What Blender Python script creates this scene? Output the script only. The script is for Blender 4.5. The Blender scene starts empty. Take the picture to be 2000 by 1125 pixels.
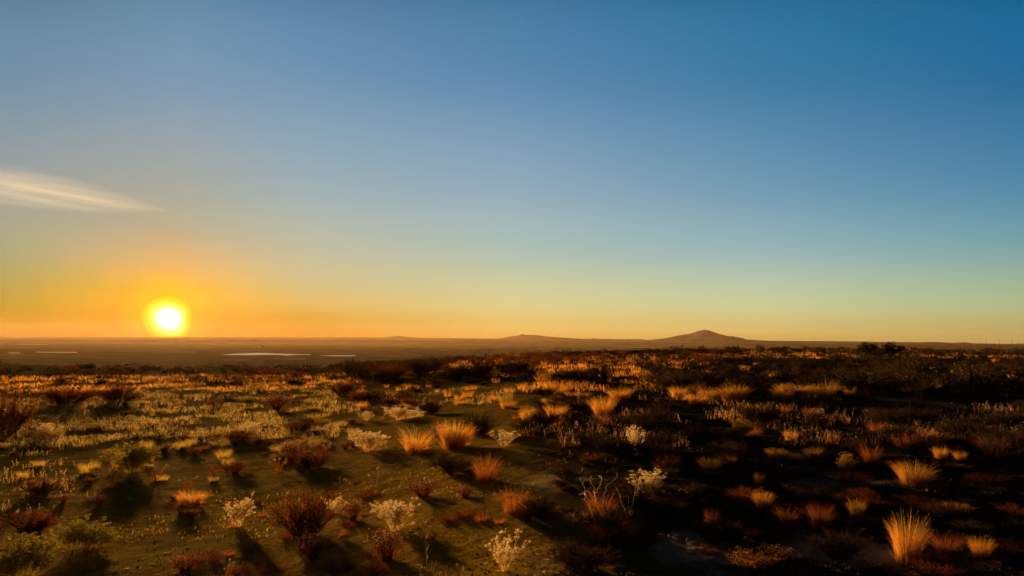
import bpy, math, random
import numpy as np
from mathutils import Matrix, Vector

rng = np.random.default_rng(7)
random.seed(7)
scene = bpy.context.scene
R = math.radians
COL = scene.collection

# ------------------------------------------------------------------ camera
F = 1444.0                       # focal length in pixels of the 2000 px wide photograph
CAM_H = 1.7
CAM = Vector((0.0, 0.0, CAM_H))
PITCH, ROLL = math.atan(103.5 / F), 0.006
M3 = (Matrix.Rotation(R(90) + PITCH, 3, 'X') @ Matrix.Rotation(ROLL, 3, 'Z'))
cam_d = bpy.data.cameras.new('camera')
cam = bpy.data.objects.new('camera', cam_d)
COL.objects.link(cam)
cam.location = CAM
cam.rotation_euler = M3.to_euler('XYZ')
cam_d.sensor_width = 36.0
cam_d.lens = 36.0 * F / 2000.0
cam_d.clip_start = 0.05
cam_d.clip_end = 60000
scene.camera = cam


def ray(px, py):
    d = M3 @ Vector(((px - 1000) / F, -(py - 562.5) / F, -1.0))
    return d.normalized()


SUN_AZ = math.atan((330 - 1000) / F)
SUN_EL = R(2.5)
SUN_DIR = Vector((math.sin(SUN_AZ) * math.cos(SUN_EL), math.cos(SUN_AZ) * math.cos(SUN_EL), math.sin(SUN_EL)))

# ------------------------------------------------------------------ exposure
EXPO = 2.0
vs = scene.view_settings
scene.render.engine = 'CYCLES'
vs.view_transform = 'Standard'
vs.look = 'None'
vs.exposure = EXPO
vs.gamma = 1.0
scene.cycles.max_bounces = 8
scene.cycles.diffuse_bounces = 3
scene.cycles.transparent_max_bounces = 8
scene.cycles.volume_bounces = 1
scene.cycles.volume_max_steps = 256


def s2l(c):
    out = []
    for v in c:
        v = v / 255.0
        out.append(v / 12.92 if v <= 0.04045 else ((v + 0.055) / 1.055) ** 2.4)
    return out


# ------------------------------------------------------------------ sky
world = bpy.data.worlds.new('World')
scene.world = world
world.use_nodes = True
nt = world.node_tree
nt.nodes.clear()


def N(t, typ, **kw):
    n = t.nodes.new(typ)
    for k, v in kw.items():
        setattr(n, k, v)
    return n


def math_node(t, op, a, b=None, c=None, clamp=False):
    n = t.nodes.new('ShaderNodeMath')
    n.operation = op
    n.use_clamp = clamp
    for i, v in enumerate((a, b, c)):
        if v is None:
            continue
        if isinstance(v, (int, float)):
            n.inputs[i].default_value = v
        else:
            t.links.new(v, n.inputs[i])
    return n.outputs[0]


def map_range(t, v, a, b, c, d, mode='LINEAR'):
    n = t.nodes.new('ShaderNodeMapRange')
    n.interpolation_type = mode
    t.links.new(v, n.inputs['Value'])
    for k, x in zip(('From Min', 'From Max', 'To Min', 'To Max'), (a, b, c, d)):
        n.inputs[k].default_value = x
    return n.outputs['Result']


def mixc(t, f, a, b, blend='MIX'):
    n = t.nodes.new('ShaderNodeMix')
    n.data_type = 'RGBA'
    n.blend_type = blend
    for i, v in ((0, f), (6, a), (7, b)):
        if isinstance(v, (int, float)):
            n.inputs[i].default_value = v
        elif isinstance(v, (tuple, list)):
            n.inputs[i].default_value = tuple(v) if len(v) == 4 else tuple(v) + (1,)
        else:
            t.links.new(v, n.inputs[i])
    return n.outputs[2]


tc = N(nt, 'ShaderNodeTexCoord')
nrm = N(nt, 'ShaderNodeVectorMath', operation='NORMALIZE')
nt.links.new(tc.outputs['Generated'], nrm.inputs[0])
sep = N(nt, 'ShaderNodeSeparateXYZ')
nt.links.new(nrm.outputs[0], sep.inputs[0])
el = math_node(nt, 'ARCSINE', sep.outputs[2])
az = math_node(nt, 'ARCTAN2', sep.outputs[0], sep.outputs[1])
ELMAX = R(60)
elf = math_node(nt, 'DIVIDE', el, ELMAX, clamp=True)
# colours of the evening sky by compass direction and height
SKY = {     # linear light: what the air in front of it does not already give
    0: [(0, (0.0843, 0.2092, 0.3201)), (200, (0.1567, 0.2830, 0.3725)), (400, (0.2745, 0.3191, 0.2896)), (500, (0.2707, 0.3245, 0.1738)), (600, (0.2334, 0.2052, 0.0181)), (657, (0.0000, 0.0000, 0.0000))],
    330: [(0, (0.1006, 0.2431, 0.3788)), (200, (0.1924, 0.3158, 0.4305)), (400, (0.3255, 0.3625, 0.2989)), (450, (0.3858, 0.3667, 0.2351)), (520, (0.5976, 0.3748, 0.1215)), (560, (0.6634, 0.3666, 0.0165)), (600, (0.6235, 0.2808, 0.0000)), (657, (0.1742, 0.0340, 0.0000))],
    600: [(0, (0.0736, 0.2065, 0.3689)), (200, (0.1573, 0.3131, 0.4533)), (400, (0.2991, 0.4140, 0.4344)), (500, (0.4245, 0.4509, 0.3195)), (558, (0.4657, 0.4302, 0.2137)), (600, (0.4747, 0.3466, 0.0883)), (640, (0.2004, 0.1164, 0.0000)), (657, (0.2184, 0.0841, 0.0000))],
    1000: [(0, (0.0397, 0.1776, 0.3401)), (200, (0.1133, 0.2729, 0.4428)), (400, (0.2750, 0.4172, 0.4933)), (500, (0.3846, 0.5060, 0.4230)), (600, (0.5758, 0.5438, 0.2359)), (660, (0.4065, 0.2915, 0.0642))],
    1500: [(0, (0.0111, 0.1483, 0.3220)), (200, (0.0510, 0.2134, 0.3800)), (400, (0.1694, 0.3416, 0.4543)), (500, (0.3061, 0.4635, 0.4587)), (600, (0.5163, 0.5647, 0.2898)), (654, (0.4733, 0.3766, 0.1153)), (664, (0.4352, 0.3298, 0.0934))],
    2000: [(0, (0.0000, 0.1237, 0.2866)), (200, (0.0226, 0.1604, 0.3362)), (400, (0.0949, 0.2754, 0.3899)), (500, (0.2129, 0.3799, 0.3637)), (600, (0.3866, 0.4564, 0.2293)), (668, (0.3677, 0.2805, 0.0896))],
}
ramps = []
for x, stops in SKY.items():
    rp = N(nt, 'ShaderNodeValToRGB')
    rp.color_ramp.interpolation = 'EASE' if False else 'LINEAR'
    pts = []
    for y, c in stops:
        d = ray(x, y)
        pts.append((max(0.0, math.asin(d.z) / ELMAX), list(c)))
    pts.sort()
    top = pts[-1]
    pts.append((0.50, [v * 0.35 for v in top[1]]))  # sky above the view darkened to cut light on the ground
    pts.append((0.60, [v * 0.08 for v in top[1]]))
    pts.append((0.85, [v * 0.05 for v in top[1]]))
    e = rp.color_ramp.elements
    while len(e) < len(pts):
        e.new(0.5)
    for i, (p, c) in enumerate(pts):
        e[i].position = p
        e[i].color = (*c, 1)
    rp.color_ramp.interpolation = 'CARDINAL'
    nt.links.new(elf, rp.inputs[0])
    ramps.append((math.atan((x - 1000) / F), rp.outputs[0]))
col = ramps[0][1]
for i in range(1, len(ramps)):
    f = map_range(nt, az, ramps[i - 1][0], ramps[i][0], 0, 1)
    col = mixc(nt, f, col, ramps[i][1])
# dusky sky away from the sunset, dimmed further to cut light on shaded sides
dim = map_range(nt, math_node(nt, 'ABSOLUTE', az), R(38), R(62), 1.0, 0.05, 'SMOOTHSTEP')
dimc = N(nt, 'ShaderNodeVectorMath', operation='SCALE')
nt.links.new(col, dimc.inputs[0])
nt.links.new(dim, dimc.inputs['Scale'])
# below the horizon: dark land
low = map_range(nt, el, R(-1.0), R(-0.2), 0, 1)
col = mixc(nt, low, (0.02, 0.012, 0.006), dimc.outputs[0])
# sun disc drawn oversize, with lens bloom painted into the sky round it
dot = N(nt, 'ShaderNodeVectorMath', operation='DOT_PRODUCT')
nt.links.new(nrm.outputs[0], dot.inputs[0])
dot.inputs[1].default_value = ray(330, 622)
wob = nt.nodes.new('ShaderNodeTexNoise')
wob.inputs['Scale'].default_value = 26
wob.inputs['Detail'].default_value = 1
nt.links.new(nrm.outputs[0], wob.inputs['Vector'])
ang = math_node(nt, 'DIVIDE', math_node(nt, 'ARCCOSINE', math_node(nt, 'MINIMUM', dot.outputs['Value'], 1.0)), R(8))
ang = math_node(nt, 'MULTIPLY', ang, math_node(nt, 'ADD', 0.72, math_node(nt, 'MULTIPLY', wob.outputs['Fac'], 0.56)))
gr = N(nt, 'ShaderNodeValToRGB')
gr.color_ramp.interpolation = 'EASE'
ge = gr.color_ramp.elements
GL = [(0.0, (1, 1, 1)), (0.05, (1, 1, .9)), (0.085, (.62, .55, .25)), (0.125, (.42, .30, 0.04)), (0.165, (.22, .13, 0)), (0.22, (.10, .035, 0)), (0.45, (.02, .004, 0)), (1.0, (0, 0, 0))]
while len(ge) < len(GL):
    ge.new(0.5)
for i, (p, c) in enumerate(GL):
    ge[i].position = p
    ge[i].color = (*c, 1)
nt.links.new(ang, gr.inputs[0])
gs = N(nt, 'ShaderNodeVectorMath', operation='SCALE')
nt.links.new(gr.outputs[0], gs.inputs[0])
gs.inputs['Scale'].default_value = 3.0
ad = N(nt, 'ShaderNodeVectorMath', operation='ADD')
nt.links.new(col, ad.inputs[0])
nt.links.new(gs.outputs[0], ad.inputs[1])
sky = N(nt, 'ShaderNodeTexSky', sky_type='NISHITA', sun_disc=False)
sky.sun_elevation = SUN_EL
sky.sun_rotation = SUN_AZ
sky.air_density = 1.0
sky.dust_density = 1.5
SKYSTR = 0.1
sc = N(nt, 'ShaderNodeVectorMath', operation='SCALE')
nt.links.new(ad.outputs[0], sc.inputs[0])
sc.inputs['Scale'].default_value = 1.0 / SKYSTR / 2 ** EXPO
fin = mixc(nt, 0.008, sc.outputs[0], sky.outputs[0])
bg = N(nt, 'ShaderNodeBackground')
bg.inputs['Strength'].default_value = SKYSTR
nt.links.new(fin, bg.inputs['Color'])
wo = N(nt, 'ShaderNodeOutputWorld')
nt.links.new(bg.outputs[0], wo.inputs['Surface'])

# ------------------------------------------------------------------ sun
sl = bpy.data.lights.new('sun', 'SUN')
sl.energy = 5.0
sl.angle = R(1.6)
sl.color = (1.0, 0.60, 0.20)
so = bpy.data.objects.new('sun', sl)
COL.objects.link(so)
so.rotation_euler = (-SUN_DIR).to_track_quat('-Z', 'Y').to_euler()

# ------------------------------------------------------------------ noise
_perm = rng.random((256, 256)).astype(np.float64)


def vnoise(x, y):
    xi = np.floor(x).astype(np.int64)
    yi = np.floor(y).astype(np.int64)
    fx, fy = x - xi, y - yi
    fx = fx * fx * fx * (fx * (fx * 6 - 15) + 10)
    fy = fy * fy * fy * (fy * (fy * 6 - 15) + 10)
    a = _perm[xi & 255, yi & 255]
    b = _perm[(xi + 1) & 255, yi & 255]
    c = _perm[xi & 255, (yi + 1) & 255]
    d = _perm[(xi + 1) & 255, (yi + 1) & 255]
    return (a * (1 - fx) + b * fx) * (1 - fy) + (c * (1 - fx) + d * fx) * fy * 1.0 - 0.5


def fbm(x, y, f, o, g=0.5):
    s, a = 0, 1.0
    for i in range(o):
        s = s + a * vnoise(x * f + 17.3 * i, y * f - 9.1 * i)
        f *= 2.03
        a *= g
    return s


PLAIN = -25.0
_ea = np.array([math.atan((x - 1000) / F) for x in (-600, 0, 350, 650, 1000, 1300, 1600, 2000, 2600)])
_er = np.array([2455 / d for d in (28, 28, 30, 31, 25, 14.5, 12, 13, 15)]) / np.cos(_ea)


def gz(x, y):
    """height of the land"""
    x = np.asarray(x, float)
    y = np.asarray(y, float)
    r = np.hypot(x, y)
    a = np.arctan2(x, y)
    e = np.interp(a, _ea, _er)
    e = e * (1 + 0.10 * fbm(a * 9, a * 0 + 3, 1, 3))
    t = np.clip((r - e) / 260.0, 0, 1)
    drop = PLAIN * (t * t * (3 - 2 * t) * 0.6 + 0.4 * np.clip(t * 1.6, 0, 1))
    near = 1 - np.clip((r - e) / 400, 0, 1)
    rough = 1 + 1.6 * np.clip((x - 0.5 + 2 * vnoise(x * .3, y * .3)) / 3.0, 0, 1)
    z = drop + near * (0.10 * fbm(x, y, 0.11, 2) * np.clip(r / 12, 0, 1) + 0.026 * rough * fbm(x, y, 0.6, 3))
    fine = np.clip(1 - r / 70, 0, 1)
    z = z + fine * rough * (0.012 * fbm(x, y, 3.1, 3, 0.55) + 0.014 * np.maximum(fbm(x + 40, y, 9, 3) - 0.12, 0))
    sdist = np.clip(y * math.cos(SUN_AZ) + x * math.sin(SUN_AZ), 0, 200)
    lft = np.clip(0.25 - a * 2.2, 0, 1)
    lft = lft * lft * (3 - 2 * lft)
    z = z - 0.10 * 13 * (1 - np.exp(-sdist / 13)) * lft * near
    z = z + (1 - near) * 0.5 * fbm(x, y, 0.004, 3)
    return z


def at(px, py):
    """where the line of sight through a point of the photo meets the bench"""
    d = ray(px, py)
    z = 0.0
    for i in range(12):
        k = (CAM_H - z) / max(-d.z, 1e-4)
        k = min(k, 400)
        p = CAM + d * k
        z = float(gz(p.x, p.y)) * 0.7 + z * 0.3
    return Vector((p.x, p.y, float(gz(p.x, p.y))))


# ------------------------------------------------------------------ materials
def mat(name):
    m = bpy.data.materials.new(name)
    m.use_nodes = True
    t = m.node_tree
    t.nodes.clear()
    o = t.nodes.new('ShaderNodeOutputMaterial')
    return m, t, o


def noise_tex(t, scale, detail=4, vec=None, rough=0.55):
    n = t.nodes.new('ShaderNodeTexNoise')
    n.inputs['Scale'].default_value = scale
    n.inputs['Detail'].default_value = detail
    n.inputs['Roughness'].default_value = rough
    if vec is not None:
        t.links.new(vec, n.inputs['Vector'])
    return n.outputs['Fac']


def ramp(t, fac, stops, interp='LINEAR'):
    n = t.nodes.new('ShaderNodeValToRGB')
    n.color_ramp.interpolation = interp
    e = n.color_ramp.elements
    while len(e) < len(stops):
        e.new(0.5)
    for i, (p, c) in enumerate(stops):
        e[i].position = p
        e[i].color = (*c, 1)
    t.links.new(fac, n.inputs[0])
    return n.outputs[0]


def plant_mat(name, c1, c2, trans=0.55, rough=0.6, tc_mul=1.0):
    """fibrous plant matter that lets the low sun through; colour varies from plant to plant and along it"""
    m, t, o = mat(name)
    g = t.nodes.new('ShaderNodeNewGeometry')
    oi = t.nodes.new('ShaderNodeObjectInfo')
    nz = noise_tex(t, 9.0, 2, g.outputs['Position'])
    f = math_node(t, 'ADD', math_node(t, 'MULTIPLY', nz, 0.9), math_node(t, 'MULTIPLY', g.outputs['Random Per Island'], 0.5))
    f = math_node(t, 'SUBTRACT', f, 0.2, clamp=True)
    c = ramp(t, f, [(0.1, c1), (0.9, c2)])
    d = t.nodes.new('ShaderNodeBsdfDiffuse')
    tr = t.nodes.new('ShaderNodeBsdfTranslucent')
    t.links.new(c, d.inputs['Color'])
    sc_ = t.nodes.new('ShaderNodeVectorMath')
    sc_.operation = 'SCALE'
    sc_.inputs['Scale'].default_value = tc_mul
    t.links.new(c, sc_.inputs[0])
    t.links.new(sc_.outputs[0], tr.inputs['Color'])
    mx = t.nodes.new('ShaderNodeMixShader')
    mx.inputs[0].default_value = trans
    t.links.new(d.outputs[0], mx.inputs[1])
    t.links.new(tr.outputs[0], mx.inputs[2])
    gl = t.nodes.new('ShaderNodeBsdfGlossy')
    gl.inputs['Roughness'].default_value = 0.8
    gl.inputs['Color'].default_value = (1, 1, 1, 1)
    m2 = t.nodes.new('ShaderNodeMixShader')
    m2.inputs[0].default_value = 0.008
    t.links.new(mx.outputs[0], m2.inputs[1])
    t.links.new(gl.outputs[0], m2.inputs[2])
    t.links.new(m2.outputs[0], o.inputs['Surface'])
    return m


MT = {
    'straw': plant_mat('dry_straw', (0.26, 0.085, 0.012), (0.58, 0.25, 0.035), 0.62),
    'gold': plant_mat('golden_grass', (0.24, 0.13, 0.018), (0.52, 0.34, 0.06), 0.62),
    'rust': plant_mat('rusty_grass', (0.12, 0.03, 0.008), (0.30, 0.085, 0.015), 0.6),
    'cream': plant_mat('cream_stems', (0.55, 0.40, 0.22), (0.85, 0.72, 0.45), 0.65),
    'flower': plant_mat('dried_flowers', (0.70, 0.54, 0.32), (0.92, 0.82, 0.60), 0.6),
    'green': plant_mat('sage_green', (0.26, 0.22, 0.04), (0.50, 0.42, 0.10), 0.55),
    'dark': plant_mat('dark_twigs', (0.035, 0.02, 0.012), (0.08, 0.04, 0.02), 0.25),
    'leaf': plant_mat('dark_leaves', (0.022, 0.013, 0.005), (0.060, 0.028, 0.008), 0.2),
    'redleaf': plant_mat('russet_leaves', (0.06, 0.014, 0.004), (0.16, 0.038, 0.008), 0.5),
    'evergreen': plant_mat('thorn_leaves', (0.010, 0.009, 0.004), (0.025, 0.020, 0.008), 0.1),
    'dot': plant_mat('pale_buds', (0.7, 0.52, 0.42), (0.85, 0.74, 0.62), 0.5),
    'tip': plant_mat('bleached_seed_heads', (0.40, 0.33, 0.26), (0.66, 0.58, 0.50), 0.5),
    'bark': plant_mat('grey_bark', (0.10, 0.07, 0.05), (0.22, 0.17, 0.12), 0.0),
    'bleach': plant_mat('bleached_wood', (0.45, 0.38, 0.32), (0.7, 0.64, 0.58), 0.15),
}

# ground
GM, t, o = mat('desert_soil')
g = t.nodes.new('ShaderNodeNewGeometry')
pos = g.outputs['Position']
big = noise_tex(t, 0.35, 5, pos)
mid = noise_tex(t, 2.2, 6, pos, 0.6)
fine = noise_tex(t, 22, 6, pos, 0.7)
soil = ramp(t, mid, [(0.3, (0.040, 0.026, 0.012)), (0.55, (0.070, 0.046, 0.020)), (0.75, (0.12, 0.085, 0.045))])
pale = ramp(t, fine, [(0.35, (0.12, 0.095, 0.055)), (0.65, (0.33, 0.28, 0.19))])
soil = mixc(t, map_range(t, big, 0.56, 0.68, 0, 0.8, 'SMOOTHSTEP'), soil, pale)
for (qx, qy), (ra, rb) in (((1365, 1076), (0.42, 0.62)), ((1650, 1078), (0.55, 0.55)), ((1065, 938), (0.5, 0.9)), ((1000, 1100), (0.5, 0.4))):
    q = at(qx, qy)
    vm = t.nodes.new('ShaderNodeVectorMath')
    vm.operation = 'SUBTRACT'
    t.links.new(pos, vm.inputs[0])
    vm.inputs[1].default_value = q
    vd = t.nodes.new('ShaderNodeVectorMath')
    vd.operation = 'MULTIPLY'
    t.links.new(vm.outputs[0], vd.inputs[0])
    vd.inputs[1].default_value = (1 / ra, 1 / rb, 0)
    vl = t.nodes.new('ShaderNodeVectorMath')
    vl.operation = 'LENGTH'
    t.links.new(vd.outputs[0], vl.inputs[0])
    dd = math_node(t, 'ADD', vl.outputs['Value'], math_node(t, 'MULTIPLY', math_node(t, 'SUBTRACT', mid, 0.5), 2.4))
    soil = mixc(t, map_range(t, dd, 1.1, 0.6, 0, 1, 'SMOOTHSTEP'), soil, (0.42, 0.36, 0.29))
speck = map_range(t, noise_tex(t, 60, 3, pos, 0.6), 0.60, 0.66, 0, 0.75)
soil = mixc(t, speck, soil, (0.03, 0.02, 0.012))
# the far plain: stretched bands of scrub, dry grass and alkali flat
mp = t.nodes.new('ShaderNodeMapping')
mp.inputs['Rotation'].default_value = (0, 0, R(14))
mp.inputs['Scale'].default_value = (0.0010, 0.0042, 0.001)
t.links.new(pos, mp.inputs['Vector'])
flat = math_node(t, 'ADD', big, 0.0)
sx = t.nodes.new('ShaderNodeSeparateXYZ')
t.links.new(pos, sx.inputs[0])
# bare sandy flat, brightened to paint in sun glare; overgrown crusted soil beyond
glare_side = math_node(t, 'ADD', sx.outputs[0], math_node(t, 'MULTIPLY', math_node(t, 'SUBTRACT', big, 0.5), 5.0))
glare_side = math_node(t, 'SUBTRACT', glare_side, math_node(t, 'MULTIPLY', sx.outputs[1], 0.02))
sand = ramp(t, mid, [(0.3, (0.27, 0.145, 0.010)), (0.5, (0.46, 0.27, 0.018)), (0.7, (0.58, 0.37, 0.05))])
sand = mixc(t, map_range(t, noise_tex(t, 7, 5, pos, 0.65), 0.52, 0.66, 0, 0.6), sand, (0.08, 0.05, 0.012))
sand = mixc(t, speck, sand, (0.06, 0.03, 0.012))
soil = mixc(t, map_range(t, glare_side, 1.3, -0.6, 0, 1, 'SMOOTHSTEP'), soil, sand)
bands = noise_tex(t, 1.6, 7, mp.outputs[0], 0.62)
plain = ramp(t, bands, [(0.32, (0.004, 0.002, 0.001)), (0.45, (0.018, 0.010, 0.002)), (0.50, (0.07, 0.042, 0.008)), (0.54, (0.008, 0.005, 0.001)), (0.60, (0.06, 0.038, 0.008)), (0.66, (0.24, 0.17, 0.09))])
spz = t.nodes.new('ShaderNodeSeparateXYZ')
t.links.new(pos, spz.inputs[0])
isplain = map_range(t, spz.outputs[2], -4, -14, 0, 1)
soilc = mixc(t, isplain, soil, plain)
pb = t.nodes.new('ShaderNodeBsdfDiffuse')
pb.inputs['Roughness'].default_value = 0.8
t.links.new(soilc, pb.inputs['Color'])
bmp = t.nodes.new('ShaderNodeBump')
bmp.inputs['Distance'].default_value = 0.02
bmp.inputs['Strength'].default_value = 0.8
t.links.new(fine, bmp.inputs['Height'])
t.links.new(bmp.outputs[0], pb.inputs['Normal'])
pg = t.nodes.new('ShaderNodeBsdfPrincipled')
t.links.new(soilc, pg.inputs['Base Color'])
pg.inputs['Roughness'].default_value = 0.9
pg.inputs['Specular IOR Level'].default_value = 0.1
t.links.new(bmp.outputs[0], pg.inputs['Normal'])
ms = t.nodes.new('ShaderNodeMixShader')
glint = math_node(t, 'MULTIPLY', map_range(t, glare_side, 1.3, -0.6, 0.0, 0.015, 'SMOOTHSTEP'), math_node(t, 'SUBTRACT', 1.0, math_node(t, 'MULTIPLY', isplain, 0.6)))
t.links.new(glint, ms.inputs[0])
t.links.new(pb.outputs[0], ms.inputs[1])
t.links.new(pg.outputs[0], ms.inputs[2])
t.links.new(ms.outputs[0], o.inputs['Surface'])


def rock_mat(name, c1, c2, scale):
    m, t, o = mat(name)
    g = t.nodes.new('ShaderNodeNewGeometry')
    mp = t.nodes.new('ShaderNodeMapping')
    mp.inputs['Scale'].default_value = (1, 1, 5)
    t.links.new(g.outputs['Position'], mp.inputs['Vector'])
    c = ramp(t, noise_tex(t, scale, 6, mp.outputs[0]), [(0.3, c1), (0.7, c2)])
    b = t.nodes.new('ShaderNodeBsdfDiffuse')
    b.inputs['Roughness'].default_value = 0.8
    t.links.new(c, b.inputs['Color'])
    t.links.new(b.outputs[0], o.inputs['Surface'])
    return m


MT['rock'] = rock_mat('mountain_rock', (0.22, 0.23, 0.27), (0.34, 0.34, 0.38), 0.01)
MT['mesa'] = rock_mat('mesa_rock', (0.16, 0.12, 0.10), (0.28, 0.22, 0.20), 0.004)
MT['stone'] = rock_mat('stone', (0.10, 0.08, 0.06), (0.30, 0.24, 0.18), 8)

WM, t, o = mat('pond_water')
b = t.nodes.new('ShaderNodeBsdfPrincipled')
b.inputs['Base Color'].default_value = (0.12, 0.09, 0.07, 1)
b.inputs['Roughness'].default_value = 0.3
b.inputs['IOR'].default_value = 1.33
g = t.nodes.new('ShaderNodeNewGeometry')
bp = t.nodes.new('ShaderNodeBump')
bp.inputs['Strength'].default_value = 0.4
bp.inputs['Distance'].default_value = 0.3
t.links.new(noise_tex(t, 0.4, 3, g.outputs['Position']), bp.inputs['Height'])
t.links.new(bp.outputs[0], b.inputs['Normal'])
t.links.new(b.outputs[0], o.inputs['Surface'])


# ------------------------------------------------------------------ mesh helpers
class MB:
    def __init__(self):
        self.v, self.f, self.n = [], [], 0

    def add(self, v, f):
        v = np.asarray(v, float).reshape(-1, 3)
        f = np.asarray(f, np.int64)
        self.v.append(v)
        self.f.append(f + self.n)
        self.n += len(v)

    def strips(self, P, W, S):
        """flat tapering blades: P (n,k,3) spines, W (n,k) half widths, S (n,3) side vectors"""
        n, k = P.shape[:2]
        off = S[:, None, :] * W[:, :, None]
        V = np.stack([P - off, P + off], 2).reshape(-1, 3)
        base = (np.arange(n)[:, None] * k + np.arange(k - 1)[None, :]) * 2
        Fc = np.stack([base, base + 1, base + 3, base + 2], -1).reshape(-1, 4)
        self.add(V, Fc)

    def tubes(self, P, W, sides=3):
        n, k = P.shape[:2]
        T = P[:, -1] - P[:, 0]
        T /= np.linalg.norm(T, axis=1)[:, None] + 1e-9
        ref = np.where(np.abs(T[:, 2:3]) > 0.9, [[1.0, 0, 0]], [[0, 0, 1.0]])
        A = np.cross(T, ref)
        A /= np.linalg.norm(A, axis=1)[:, None] + 1e-9
        B = np.cross(T, A)
        rings = []
        for s in range(sides):
            th = 2 * math.pi * s / sides
            D = A * math.cos(th) + B * math.sin(th)
            rings.append(P + D[:, None, :] * W[:, :, None])
        V = np.stack(rings, 2).reshape(-1, 3)
        base = (np.arange(n)[:, None] * k + np.arange(k - 1)[None, :]) * sides
        fs = []
        for s in range(sides):
            s2 = (s + 1) % sides
            fs.append(np.stack([base + s, base + s2, base + sides + s2, base + sides + s], -1).reshape(-1, 4))
        self.add(V, np.concatenate(fs))

    def flakes(self, C, size, rg, up=0.0, long=1.0):
        """small leaf shaped quads at points C"""
        n = len(C)
        a = rg.normal(size=(n, 3))
        a[:, 2] += up
        a /= np.linalg.norm(a, axis=1)[:, None]
        b = np.cross(a, rg.normal(size=(n, 3)))
        b /= np.linalg.norm(b, axis=1)[:, None]
        s = (np.asarray(size) * (0.6 + 0.8 * rg.random(n)))[:, None]
        V = np.stack([C - a * s * long, C + b * s * .6, C + a * s * long, C - b * s * .6], 1).reshape(-1, 3)
        self.add(V, np.arange(n * 4).reshape(-1, 4))

    def beads(self, C, size, rg, zs=1.0):
        """small eight faced heads"""
        n = len(C)
        s = (np.asarray(size) * (0.7 + 0.6 * rg.random(n)))[:, None]
        o_ = np.array([[1, 0, 0], [0, 1, 0], [-1, 0, 0], [0, -1, 0], [0, 0, zs], [0, 0, -zs]], float)
        V = (C[:, None, :] + o_[None] * s[:, None, :]).reshape(-1, 3)
        f = np.array([[0, 1, 4], [1, 2, 4], [2, 3, 4], [3, 0, 4], [1, 0, 5], [2, 1, 5], [3, 2, 5], [0, 3, 5]])
        self.add(V, (np.arange(n)[:, None, None] * 6 + f[None]).reshape(-1, 3))

    def mesh(self, name, m, smooth=False):
        me = bpy.data.meshes.new(name)
        V = np.concatenate(self.v)
        q = [f for f in self.f]
        nv = len(V)
        loops = np.concatenate([f.reshape(-1) for f in q])
        sizes = np.concatenate([np.full(len(f), f.shape[1]) for f in q])
        starts = np.concatenate([[0], np.cumsum(sizes)[:-1]])
        me.vertices.add(nv)
        me.vertices.foreach_set('co', V.astype(np.float32).ravel())
        me.loops.add(len(loops))
        me.loops.foreach_set('vertex_index', loops.astype(np.int32))
        me.polygons.add(len(sizes))
        me.polygons.foreach_set('loop_start', starts.astype(np.int32))
        me.polygons.foreach_set('loop_total', sizes.astype(np.int32))
        if smooth:
            me.polygons.foreach_set('use_smooth', np.ones(len(sizes), bool))
        me.update(calc_edges=True)
        me.validate()
        me.materials.append(m)
        return me


def obj(name, data, parent=None):
    ob = bpy.data.objects.new(name, data)
    COL.objects.link(ob)
    if parent is not None:
        ob.parent = parent
    return ob


def tag(ob, label=None, cat=None, group=None, kind=None):
    if label: ob['label'] = label
    if cat: ob['category'] = cat
    if group: ob['group'] = group
    if kind: ob['kind'] = kind
    return ob


# ------------------------------------------------------------------ land
def build_ground():
    a_in = np.radians(np.arange(-38, 38.001, 0.13))
    a_out = np.radians(np.arange(42, 318.1, 4.0))
    A = np.concatenate([a_in, a_out])
    r1 = np.exp(np.linspace(math.log(0.6), math.log(4.6), 12, endpoint=False))
    r2 = np.exp(np.linspace(math.log(4.6), math.log(70), 430, endpoint=False))
    r3 = np.exp(np.linspace(math.log(70), math.log(7200), 230))
    Rr = np.concatenate([r1, r2, r3])
    X = np.sin(A)[None, :] * Rr[:, None]
    Y = np.cos(A)[None, :] * Rr[:, None]
    Z = gz(X, Y)
    nr, na = X.shape
    V = np.stack([X, Y, Z], -1).reshape(-1, 3)
    V = np.concatenate([V, [[0, 0, float(gz(0, 0))]]])
    i = np.arange(nr - 1)[:, None] * na
    j = np.arange(na)[None, :]
    j2 = (j + 1) % na
    q = np.stack([i + j, i + na + j, i + na + j2, i + j2], -1).reshape(-1, 4)
    # faces wind so that normals point up
    q = q[:, ::-1]
    jj = np.arange(na)
    tri = np.stack([jj, (jj + 1) % na, np.full(na, nr * na)], -1)
    mb = MB()
    mb.v.append(V); mb.f.append(q); mb.f.append(tri[:, ::-1]); mb.n = len(V)
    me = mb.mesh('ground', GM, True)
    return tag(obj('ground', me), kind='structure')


ground = build_ground()
if ground.data.polygons[1000].normal.z < 0:
    ground.data.flip_normals()


def rise(px, py, D):
    """height of a sight line at ground distance D"""
    d = ray(px, py)
    h = math.hypot(d.x, d.y)
    return CAM_H + d.z / h * D, d.x / h, d.y / h


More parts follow.
